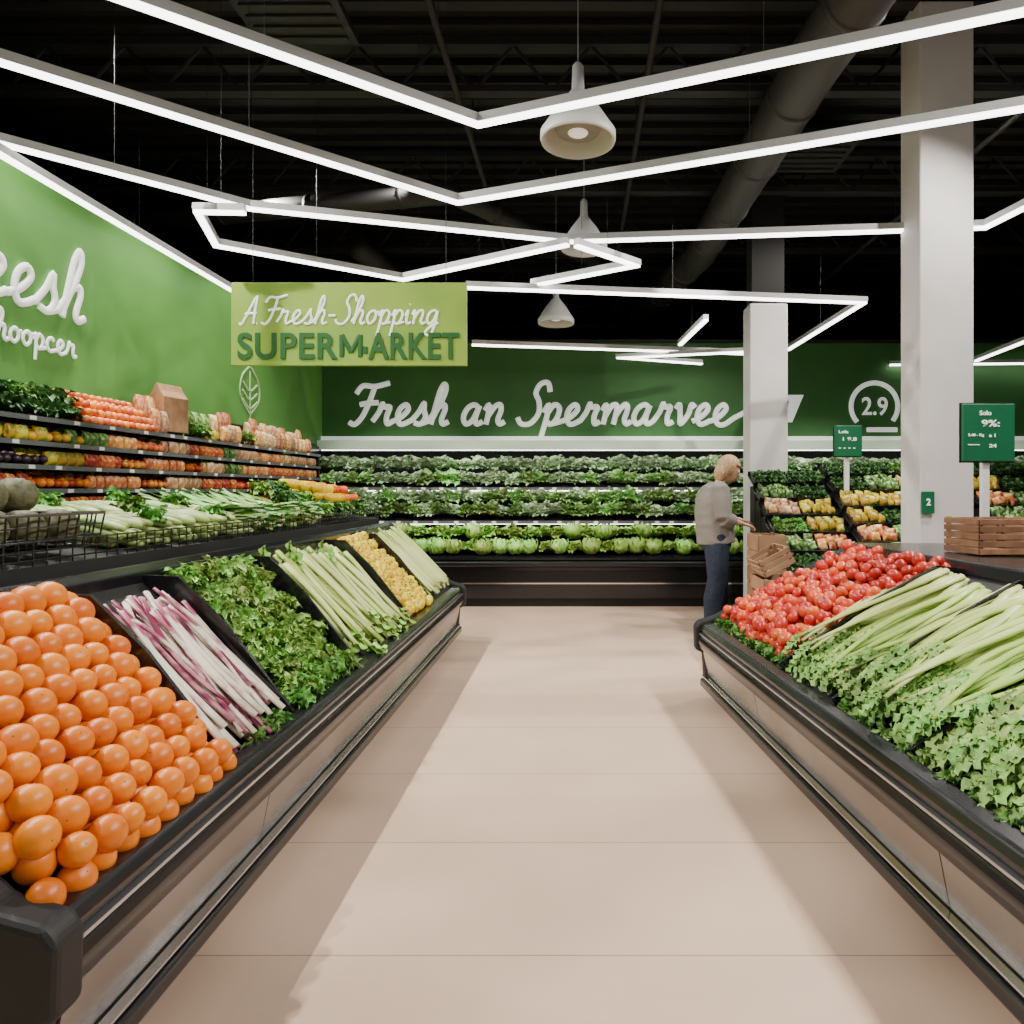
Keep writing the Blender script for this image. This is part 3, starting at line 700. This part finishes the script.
row([(.1,p_re),(.2,s_mand),(.3,p_or),(.4,s_apple),(.5,p_ta),(.6,p_re),(.7,s_redpep),(.85,p_or),(1,p_ta)],lev[3],.06,'fruit on the wall shelves')
row([(.12,s_mand),(.25,p_re),(.4,s_peach),(.55,p_or),(.75,s_apple),(1,s_mand)],lev[2],.062,'fruit on the wall shelves',rows=((.40,0),(.33,.02)))
row([(.3,s_apple),(.6,s_peach),(.8,s_apple),(1,s_mand)],lev[1],.065,'fruit on the wall shelves',rows=((.39,0),),ya=4.5)
y=3.3;zt=lev[6]
while y<7.9:
    if y<4.15:
        spawn(t_kaled,TR(-3.05,y,zt+.07)@RZ(U(0,6))@SC(1.0),'greens on the top wall shelf'); spawn(t_kaled if R()<.5 else t_kalem,TR(-3.13,y+.05,zt+.16)@RZ(U(0,6)),'greens on the top wall shelf'); y+=.12
    elif y<5.0:
        for x,dz in((-3.0,.035),(-3.06,.05),(-3.03,.085),(-3.1,.105),(-3.09,.14),(-3.16,.165),(-3.18,.2)): spawn(s_mand if R()<.5 else (s_peach if R()<.7 else s_apple),TR(x,y+U(-.012,.012),zt+dz)@RZ(U(0,6))@SC(.85),'fruit on the top wall shelf')
        y+=.062
    elif 5.15<y<5.5: y+=.1
    elif 5.5<y<6.0:
        spawn(t_kalem if y<5.75 else p_ye,TR(-3.05,y,zt+(.08 if y<5.75 else .02))@RZ(math.pi/2),'greens on the top wall shelf'); spawn(t_bagg,TR(-3.15,y,zt+.06)@RZ(math.pi/2)@SC(1.4),'bags on the top wall shelf'); y+=.12
    elif 6.3<y<6.5: spawn(t_kale,TR(-3.07,y,zt+.1)@RZ(U(0,6)),'greens on the top wall shelf'); y+=.15
    else:
        t=t_bag if R()<.5 else t_bagt
        spawn(t,TR(-3.03,y,zt+.012)@RZ(math.pi/2+U(-.2,.2))@SC(.75,.8,U(.6,.85)),'bags on the top wall shelf')
        spawn(t_bag if R()<.5 else t_bagt,TR(-3.15,y+.03,zt+.03)@RZ(math.pi/2+U(-.2,.2))@SC(.9,.9,U(.95,1.2)),'bags on the top wall shelf'); y+=.11
KR=mat('kraft_paper',(.30,.15,.07),.75,col2=(.40,.22,.11),scale=12,bump=.3)
bm=bmesh.new(); w_,d_=.12,.07
lv=[(0,1,1),(.26,1,1),(.31,.97,.45),(.36,.95,.12)]
rg=[[bm.verts.new((sx_*w_*a,sy_*d_*b,z)) for sx_,sy_ in((-1,-1),(1,-1),(1,1),(-1,1))] for z,a,b in lv]
for i in range(3):
    for k in range(4): bm.faces.new((rg[i][k],rg[i][(k+1)%4],rg[i+1][(k+1)%4],rg[i+1][k]))
bm.faces.new(rg[0][::-1]); bm.faces.new(rg[-1])
t_sack=T('paper_sack','tall brown folded paper sack of potatoes','paper sack',[bevel_me(tomesh(bm,'sack',KR),.004)])
spawn(t_sack,TR(-3.1,5.3,zt+.04)@RZ(1.35))
# ---------------- back case ----------------
bc=empty('refrigerated_display',TR(0,0,0),'long black refrigerated wall case filled with green vegetables','refrigerated case')
X0,X1=-3.3,6.4
def bx(name,x0,x1,y0,y1,z0,z1,m,bev=0): return obj(name,bm_box_mesh(name,(x0,x1,y0,y1,z0,z1),m,bev),bc)
bx('kick_plate',X0,X1,8.12,9.2,0,.1,BLACKM)
bx('cabinet_base',X0,X1,8.05,9.22,.1,.47,BLACK,.01)
bx('chrome_strip',X0,X1,8.03,8.05,.27,.285,CHROME)  # strip stands in for a white light reflection along the black base
bx('front_panel',X0,X1,8.036,8.05,.30,.42,mat('dark_steel_front',(.025,.025,.026),.25,.8))
bx('bumper_rail',X0,X1,8.0,8.1,.47,.53,BLACK,.015)
bx('back_panel',X0,X1,9.2,9.24,.1,1.95,BLACKM)
for x in(X0,X1-.03): bx('side_panel',x,x+.03,8.3,9.2,.5,1.9,BLACK)
SH=[(8.1,.56),(8.34,.98),(8.54,1.38)]
tk2=bm_box_mesh('ticket2',(0,.05,-.004,0,0,.032),TICK)
for k,(y,z) in enumerate(SH):
    bm=bmesh.new()
    a=[(y,z-.02),(y,z),(9.2,z+.26),(9.2,z+.23)]
    A=[bm.verts.new((X0+.03,p[0],p[1])) for p in a]; B=[bm.verts.new((X1-.03,p[0],p[1])) for p in a]
    for i in range(4): bm.faces.new((A[i],A[(i+1)%4],B[(i+1)%4],B[i]))
    bm.faces.new(A[::-1]); bm.faces.new(B)
    obj('shelf',tomesh(bm,'cshelf',BLACK),bc)
    if k: 
        bx('price_rail',X0+.03,X1-.03,y-.012,y,z-.035,z+.003,RAIL)
        for i in range(40): obj('price_ticket',tk2,bc,M=TR(X0+.2+i*.235+U(-.05,.05),y-.012,z-.032))
        bx('added_shelf_glow',X0+.05,X1-.05,y+.03,y+.055,z-.04,z-.03,mat('shelf_glow',(1,.98,.93),.5,emit=16))  # glowing strip added to brighten the greens below
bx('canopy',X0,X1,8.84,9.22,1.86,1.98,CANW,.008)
bx('canopy_light',X0+.05,X1-.05,8.86,8.90,1.85,1.86,LEDS)
def backrow(ts,k,off,dz,sp,sc,group):
    y,z=SH[k]; x=X0+.18+R()*.05
    while x<5.9:
        if not(2.3<x<3.2 and k<1):
            spawn(random.choice(ts),TR(x+U(-.015,.015),y+off+U(-.015,.015),z+dz+off*.26+U(-.01,.01))@RZ(U(0,6.28))@RX(U(-.3,.3))@SC(sc*U(.9,1.1)),group)
        x+=sp
backrow([t_let,t_let,t_let2],0,.12,.10,.18,1.05,'lettuces in the refrigerated case')
backrow([t_let,t_let2],0,.28,.23,.17,1.15,'lettuces in the refrigerated case')
backrow([t_romd,t_romd,t_romd2,t_letg],1,.11,.10,.155,1.15,'spinach in the refrigerated case')
backrow([t_romd,t_letg],1,.22,.235,.155,1.2,'spinach in the refrigerated case')
backrow([t_letg,t_letg,t_romd],2,.10,.09,.155,1.1,'cabbages in the refrigerated case')
backrow([t_letg],2,.22,.24,.155,1.2,'cabbages in the refrigerated case')

# ---------------- right stands ----------------
def stand(xa,xb,ya,nt_,yb_=.22,top=1.5,seed=0):
    r=empty('tiered_produce_stand',TR(0,0,0),'black stepped produce stand with slanted trays of mixed vegetables','produce stand','stepped produce stands')
    for k in range(nt_):
        y=ya+k*yb_; z=top-(nt_-1-k)*.15
        obj('tier_body',bm_box_mesh('tb',(xa,xb,y+.03,y+yb_,0,z-.03),BLACKM,.01),r)
        bm=bmesh.new()
        Mx=TR(0,y,z-.03)@RX(.42)
        box(bm,xa-.02,xb+.02,0,.25,0,.012,Mx); box(bm,xa-.02,xb+.02,-.012,0,-.012,.045,Mx); box(bm,xa-.02,xb+.02,.25,.26,0,.05,Mx)
        nx=int((xb-xa)/.3)
        for i in range(nx+1):
            x=xa+(xb-xa)*i/nx; box(bm,x-.005,x+.005,0,.25,.012,.05,Mx)
        obj('tray',tomesh(bm,'tray',BLACK),r)
        kinds=[p_ye,p_gr,t_kalem,t_kaled,p_ye,p_gr,t_kaled,p_ta,p_gr,p_ye,p_or]
        for i in range(nx):
            x0=xa+(xb-xa)*i/nx; w=(xb-xa)/nx; t=kinds[(i*2+k*5+seed)%11]
            if k==nt_-1: t=[t_kaled,t_kaled,t_kalem][i%3]
            if t in(t_kaled,t_kalem):
                for a in(.2,.5,.8):
                    for b in(.06,.17): spawn(t,Mx@TR(x0+w*a,b,.055)@RZ(U(0,6))@SC(.7),'vegetables on the stepped stand')
            else:
                for a in(.15,.38,.62,.85):
                    for b in(.03,.10,.17): spawn(t,Mx@TR(x0+w*a+U(-.012,.012),b+U(-.01,.01),.018+U(0,.02))@RX(-.9+U(-.4,.4))@RZ(U(-.8,.8)),'vegetables on the stepped stand')
stand(1.76,2.42,5.85,6,.22,1.42,3); stand(2.46,3.42,5.6,7,.22,1.5); stand(3.75,5.0,6.0,5,.22,1.5)
WOOD=mat('crate_wood',(.28,.145,.075),.6,col2=(.2,.095,.05),scale=10,bump=.2,var=.15)
def crate(name,M,w,d,h,label,m=WOOD,ns=4):
    r=empty(name,M,label,'crate')
    for (a,b) in((-w/2,-d/2),(w/2-.025,-d/2),(-w/2,d/2-.025),(w/2-.025,d/2-.025)):
        obj('corner_post',bm_box_mesh('post',(a+.002,a+.023,b+.002,b+.023,0,h),m,.002),r)
    g=h/ns
    for i in range(ns):
        z0=i*g+.004; z1=(i+1)*g-.006
        for (nm,dm) in(('slat',(-w/2,w/2,-d/2-.01,-d/2,z0,z1)),('slat',(-w/2,w/2,d/2,d/2+.01,z0,z1)),('slat',(-w/2-.01,-w/2,-d/2,d/2,z0,z1)),('slat',(w/2,w/2+.01,-d/2,d/2,z0,z1))):
            obj(nm,bm_box_mesh('slat',dm,m,.002),r)
    obj('base_board',bm_box_mesh('bb',(-w/2,w/2,-d/2,d/2,.005,.015),m),r)
    return r
crate('wooden_crate',TR(2.3,3.9,1.0)@RZ(.09),.34,.3,.2,'reddish brown slatted wooden crate on black counter',ns=5)
crate('wooden_crate',TR(2.67,3.86,1.0)@RZ(.09),.34,.3,.2,'reddish brown slatted wooden crate beside the sign post',ns=5)
CARD=mat('cardboard',(.30,.17,.09),.7,col2=(.24,.13,.07),scale=6,var=.2)
crate('wooden_crate',TR(1.53,5.45,.0),.26,.4,.68,'stacked light brown wooden crate beside stepped stand',CARD,6)
crate('wooden_crate',TR(1.53,5.45,.745)@RY(-.5),.24,.36,.14,'tilted light brown wooden crate on another crate',CARD,3)
crate('wooden_crate',TR(1.6,5.95,.0),.22,.36,.98,'tall light brown wooden crate near the shopper',CARD,7)
SD=mat('price_sign_green',(.006,.12,.05),.4)
def pricesign(M,w,h,post,lines,label):
    r=empty('price_sign',M,label,'price sign','green price signs')
    obj('sign_panel',bm_box_mesh('panel',(-w/2,w/2,-.01,.01,post,post+h),SD,.004),r)
    obj('sign_frame',bm_box_mesh('frm',(-w/2-.008,w/2+.008,.008,.016,post-.008,post+h+.008),BLACKM),r)
    obj('post',bm_box_mesh('post',(-.022,.022,.017,.05,0,post+.05),WHITE,.004),r)
    obj('post_base',bm_box_mesh('pb',(-.07,.07,-.03,.1,0,.012),BLACKM,.003),r)
    for (tx,x,z,tw,th) in lines:
        obj('sign_text',block(tx,tw*w,th*h,LETTER,.01,.002),r,M=TR(-w/2+x*w,-.013,post+z*h)@FACE)
pricesign(TR(2.43,4.15,.995),.31,.34,.525,[('Solo',.32,.80,.22,.08),('9%:',.36,.60,.34,.12),('2.40 - Kg',.1,.42,.3,.06),('a 1',.5,.42,.12,.06),('----',.1,.28,.22,.015),('24',.5,.24,.14,.06)],'green price sign with white figures on white post')
pricesign(TR(2.56,6.64,1.25),.26,.29,.42,[('Lola',.15,.75,.35,.1),('1 9.8',.3,.5,.5,.12),('- - - -',.15,.25,.6,.03)],'small green price sign standing on stepped stand')
r=empty('pillar_tag',TR(2.49,4.985,1.26),'tiny green tag fixed on the column','tag')
obj('tag_panel',bm_box_mesh('tag',(-.045,.045,-.012,.008,-.08,.08),SD,.004),r)
obj('tag_text',block('2',.03,.05,LETTER,.02,.002),r,M=TR(-.015,-.014,-.02)@FACE)

# ---------------- person ----------------
def remesh(bm,vox,m,name,sm=3):
    me=bpy.data.meshes.new(name); bm.to_mesh(me); bm.free(); ob=bpy.data.objects.new(name,me)
    a=ob.modifiers.new('r','REMESH'); a.mode='VOXEL'; a.voxel_size=vox
    s=ob.modifiers.new('s','SMOOTH'); s.iterations=sm; s.factor=.5
    me2=evalmesh(ob,name,m)
    for p in me2.polygons: p.use_smooth=True
    return me2
SKIN=mat('skin',(.55,.32,.22),.5)
HAIR=mat('blonde_hair',(.52,.34,.19),.5,col2=(.36,.23,.12),scale=60,bump=.4)
SWT=mat('taupe_sweater',(.235,.21,.19),.85,col2=(.21,.19,.172),scale=60,bump=.3)
JEAN=mat('dark_jeans',(.012,.02,.042),.8,col2=(.02,.032,.062),scale=40)
def body_geo(bm,e=0.,part='all'):
    if part in('all','top'):
        tube(bm,[(0,0,.84 if part=='top' else .9),(-.012,0,1.0),(-.03,0,1.12),(-.025,0,1.24),(.005,0,1.34),(.03,0,1.405)],
             [(.155+e,.18+e),(.155+e,.175+e),(.15+e,.17+e),(.148+e,.175+e),(.118+e,.175+e),(.06+e,.10+e)],20,up=(1,0,0))
    for s in(-1,1):
        sh=Vector((.0,s*.17,1.345)); el=Vector((.02 if s<0 else .07,s*.215,1.08)); wr=Vector((.21,s*.13,1.035)) if s<0 else Vector((.26,s*.10,1.06))
        if part in('all','top'):
            tube(bm,[sh+Vector((-.0,-s*.06,.015)),sh,sh.lerp(el,.3),el],[.054+e,.064+e,.058+e,.048+e],12)
            if part=='top': tube(bm,[el+Vector((-.005,0,.01)),el.lerp(wr,.55)],[.048+e,.04+e],12)
            else: tube(bm,[el,el.lerp(wr,.35),wr],[.044,.038,.025],12)
        if part=='all':
            h=wr+Vector((.05,0,-.012)); tube(bm,[wr,wr.lerp(h,.5),h+Vector((.035,0,-.012))],[(.022,.022),(.016,.036),(.015,.038)],10)
            for k,(yy,ln) in enumerate(((-.029,.052),(-.010,.062),(.010,.058),(.028,.045))):
                b0=h+Vector((.03,yy,-.012)); tube(bm,[b0,b0+Vector((ln*.5,0,-.010)),b0+Vector((ln*.75,0,-.030)),b0+Vector((ln*.75,0,-.050))],[.0095,.009,.008,.007],8)
            b0=wr+Vector((.03,-s*.025,-.005)); tube(bm,[b0,b0+Vector((.03,-s*.022,-.012)),b0+Vector((.055,-s*.025,-.03))],[.011,.010,.008],8)
        if part in('all','leg'):
            fx=-.04 if s<0 else .07
            tube(bm,[(0,s*.08,.93),(0.0+fx*.3,s*.092,.78),(.01+fx*.6,s*.095,.5),(-.015+fx,s*.095,.32),(-.02+fx,s*.095,.1 if part=='all' else .045)],[.105+e,.098+e,.068+e*1.3,.06+e*1.6,.04+e*2.0],14)
    if part=='leg': tube(bm,[(-.01,0,.80),(-.01,0,.9),(-.005,0,1.0)],[(.13+e,.15+e),(.15+e,.175+e),(.135+e,.16+e)],20,up=(1,0,0))
    if part=='all':
        tube(bm,[(0,0,.84),(0,0,.92)],[(.12,.145),(.135,.165)],16,up=(1,0,0))
        for s in(-1,1):
            fx=-.04 if s<0 else .07
            tube(bm,[(-.05+fx,s*.095,.035),(.06+fx,s*.097,.035),(.14+fx,s*.105,.025)],[(.03,.032),(.03,.04),(.018,.03)],10)
        tube(bm,[(.02,0,1.38),(.06,0,1.46),(.085,0,1.5)],[.055,.05,.05],12)
Hd=Vector((.13,0,1.55)); HT=Matrix.Rotation(.45,4,'Y')
H3=HT.to_3x3()
def head_geo(bm):
    sph(bm,Hd,.1,18,HT,(.98,.78,1.12))
    sph(bm,Hd+H3@Vector((.035,0,-.045)),.068,14,HT,(.95,.85,1.1))
    tube(bm,[Hd+H3@Vector(v) for v in((.085,0,.02),(.112,0,-.018),(.095,0,-.028))],[.009,.014,.012],8)
    for s in(-1,1): sph(bm,Hd+H3@Vector((-.005,s*.08,-.01)),.028,10,HT,(.6,.35,1.05))
    sph(bm,Hd+H3@Vector((.088,0,-.058)),.018,8,HT,(.6,1.3,.45))
PM=TR(1.325,6.72,0)@RZ(.05)
per=empty('person',PM,'person in taupe sweater and dark jeans leaning over produce','person')
bm=bmesh.new(); body_geo(bm,0,'all'); head_geo(bm); obj('body',remesh(bm,.0065,SKIN,'body',4),per)
bm=bmesh.new(); body_geo(bm,.026,'top'); sw_=remesh(bm,.011,SWT,'sweater',3)
for v in sw_.vertices: v.co+=Vector((1,1,0))*.005*noise.noise(Vector((v.co.x*7,v.co.y*7,v.co.z*16)))
obj('sweater',sw_,per)
bm=bmesh.new(); body_geo(bm,.018,'leg'); obj('jeans',remesh(bm,.011,JEAN,'jeans',3),per)
bm=bmesh.new()
sph(bm,Hd+H3@Vector((-.018,0,.02)),.106,24,HT,(1.08,.93,1.1)); sph(bm,Hd+H3@Vector((-.05,0,-.05)),.09,20,HT,(.85,1.08,1.1)); sph(bm,Hd+H3@Vector((-.045,0,-.10)),.065,16,HT,(.8,1.25,.9))
hm=remesh(bm,.007,HAIR,'hair',3)
for v in hm.vertices:
    l=H3.inverted()@(v.co-Hd)
    v.co+=H3@Vector((l.x,l.y,0)).normalized()*.0025*math.sin(math.atan2(l.y,l.x)*26+l.z*10)
    if l.x>.03 and l.z<.055: v.co-=H3@Vector((min(.05,(l.x-.03)*1.2),0,0))
obj('hair',hm,per)
for s in(-1,1):
    bm=bmesh.new(); sph(bm,Hd+H3@Vector((.083,s*.032,.012)),.013,10); obj('eye',tomesh(bm,'eye',mat('eye_white',(.7,.7,.68),.2),True),per)
    bm=bmesh.new(); sph(bm,Hd+H3@Vector((.093,s*.033,.012)),.006,8); obj('iris',tomesh(bm,'iris',mat('iris_blue',(.05,.08,.12),.2),True),per)
    fx=-.04 if s<0 else .07
    bm=bmesh.new(); tube(bm,[(-.075+fx,s*.095,.04),(-.04+fx,s*.095,.045),(.07+fx,s*.097,.042),(.15+fx,s*.105,.03),(.17+fx,s*.105,.026)],[(.03,.03),(.044,.042),(.04,.047),(.028,.04),(.012,.02)],14,up=(0,0,1))
    for v in bm.verts: v.co.z=max(v.co.z,.002)
    obj('shoe',tomesh(bm,'shoe',BLACKM,True),per)

# ---------------- unseen added lamps ----------------
def spot(x,y,z,tx,ty,tz,e,size=110,rad=.03,col=(1,.95,.87),blend=.6):
    l=bpy.data.lights.new('spot','SPOT'); l.energy=e; l.spot_size=math.radians(size); l.spot_blend=blend; l.shadow_soft_size=rad; l.color=col
    o=bpy.data.objects.new('unseen_spot',l); COL.objects.link(o); o.location=(x,y,z)
    o.rotation_euler=(Vector((tx,ty,tz))-Vector((x,y,z))).to_track_quat('-Z','Y').to_euler()
def area(x,y,z,tx,ty,tz,e,sx,sy,col=(1,.97,.93)):
    l=bpy.data.lights.new('area','AREA'); l.shape='RECTANGLE'; l.size=sx; l.size_y=sy; l.energy=e; l.color=col
    o=bpy.data.objects.new('unseen_fill',l); COL.objects.link(o); o.location=(x,y,z)
    o.rotation_euler=(Vector((tx,ty,tz))-Vector((x,y,z))).to_track_quat('-Z','Y').to_euler()
for y in(1.2,2.6,4.0,5.4,6.8):
    spot(-3.15,y,4.3,-.6,y+.2,0,400); spot(3.2,y,4.3,.6,y+.2,0,400)  # unseen spot rows added for case-edge shadows on the floor and lit produce
area(0,-1.8,3.2,0,4,1.2,35,4,1.5)  # unseen fill light added behind the camera
for y in(4.5,6.5): spot(-1.6,y,4.3,-3.4,y+.3,2.2,40,90)  # unseen spots aimed at the left wall
for x in(-2.2,-.6,1.0,3.2,4.8): spot(x,5.4,4.2,x,8.8,1.15,620,34,blend=.6)  # unseen spots added to brighten the greens in the back case
w=bpy.data.worlds.new('world'); bpy.context.scene.world=w; w.use_nodes=True
w.node_tree.nodes['Background'].inputs[0].default_value=(.9,.95,1,1); w.node_tree.nodes['Background'].inputs[1].default_value=.10

cam=bpy.data.cameras.new('camera'); co=bpy.data.objects.new('camera',cam); COL.objects.link(co)
co.location=(0,0,CH); co.rotation_euler=(math.pi/2,0,0); cam.sensor_width=36; cam.lens=700/1024*36
cam.shift_x=-(CX-512)/1024; cam.shift_y=-(512-CY)/1024; cam.clip_start=.05
bpy.context.scene.camera=co
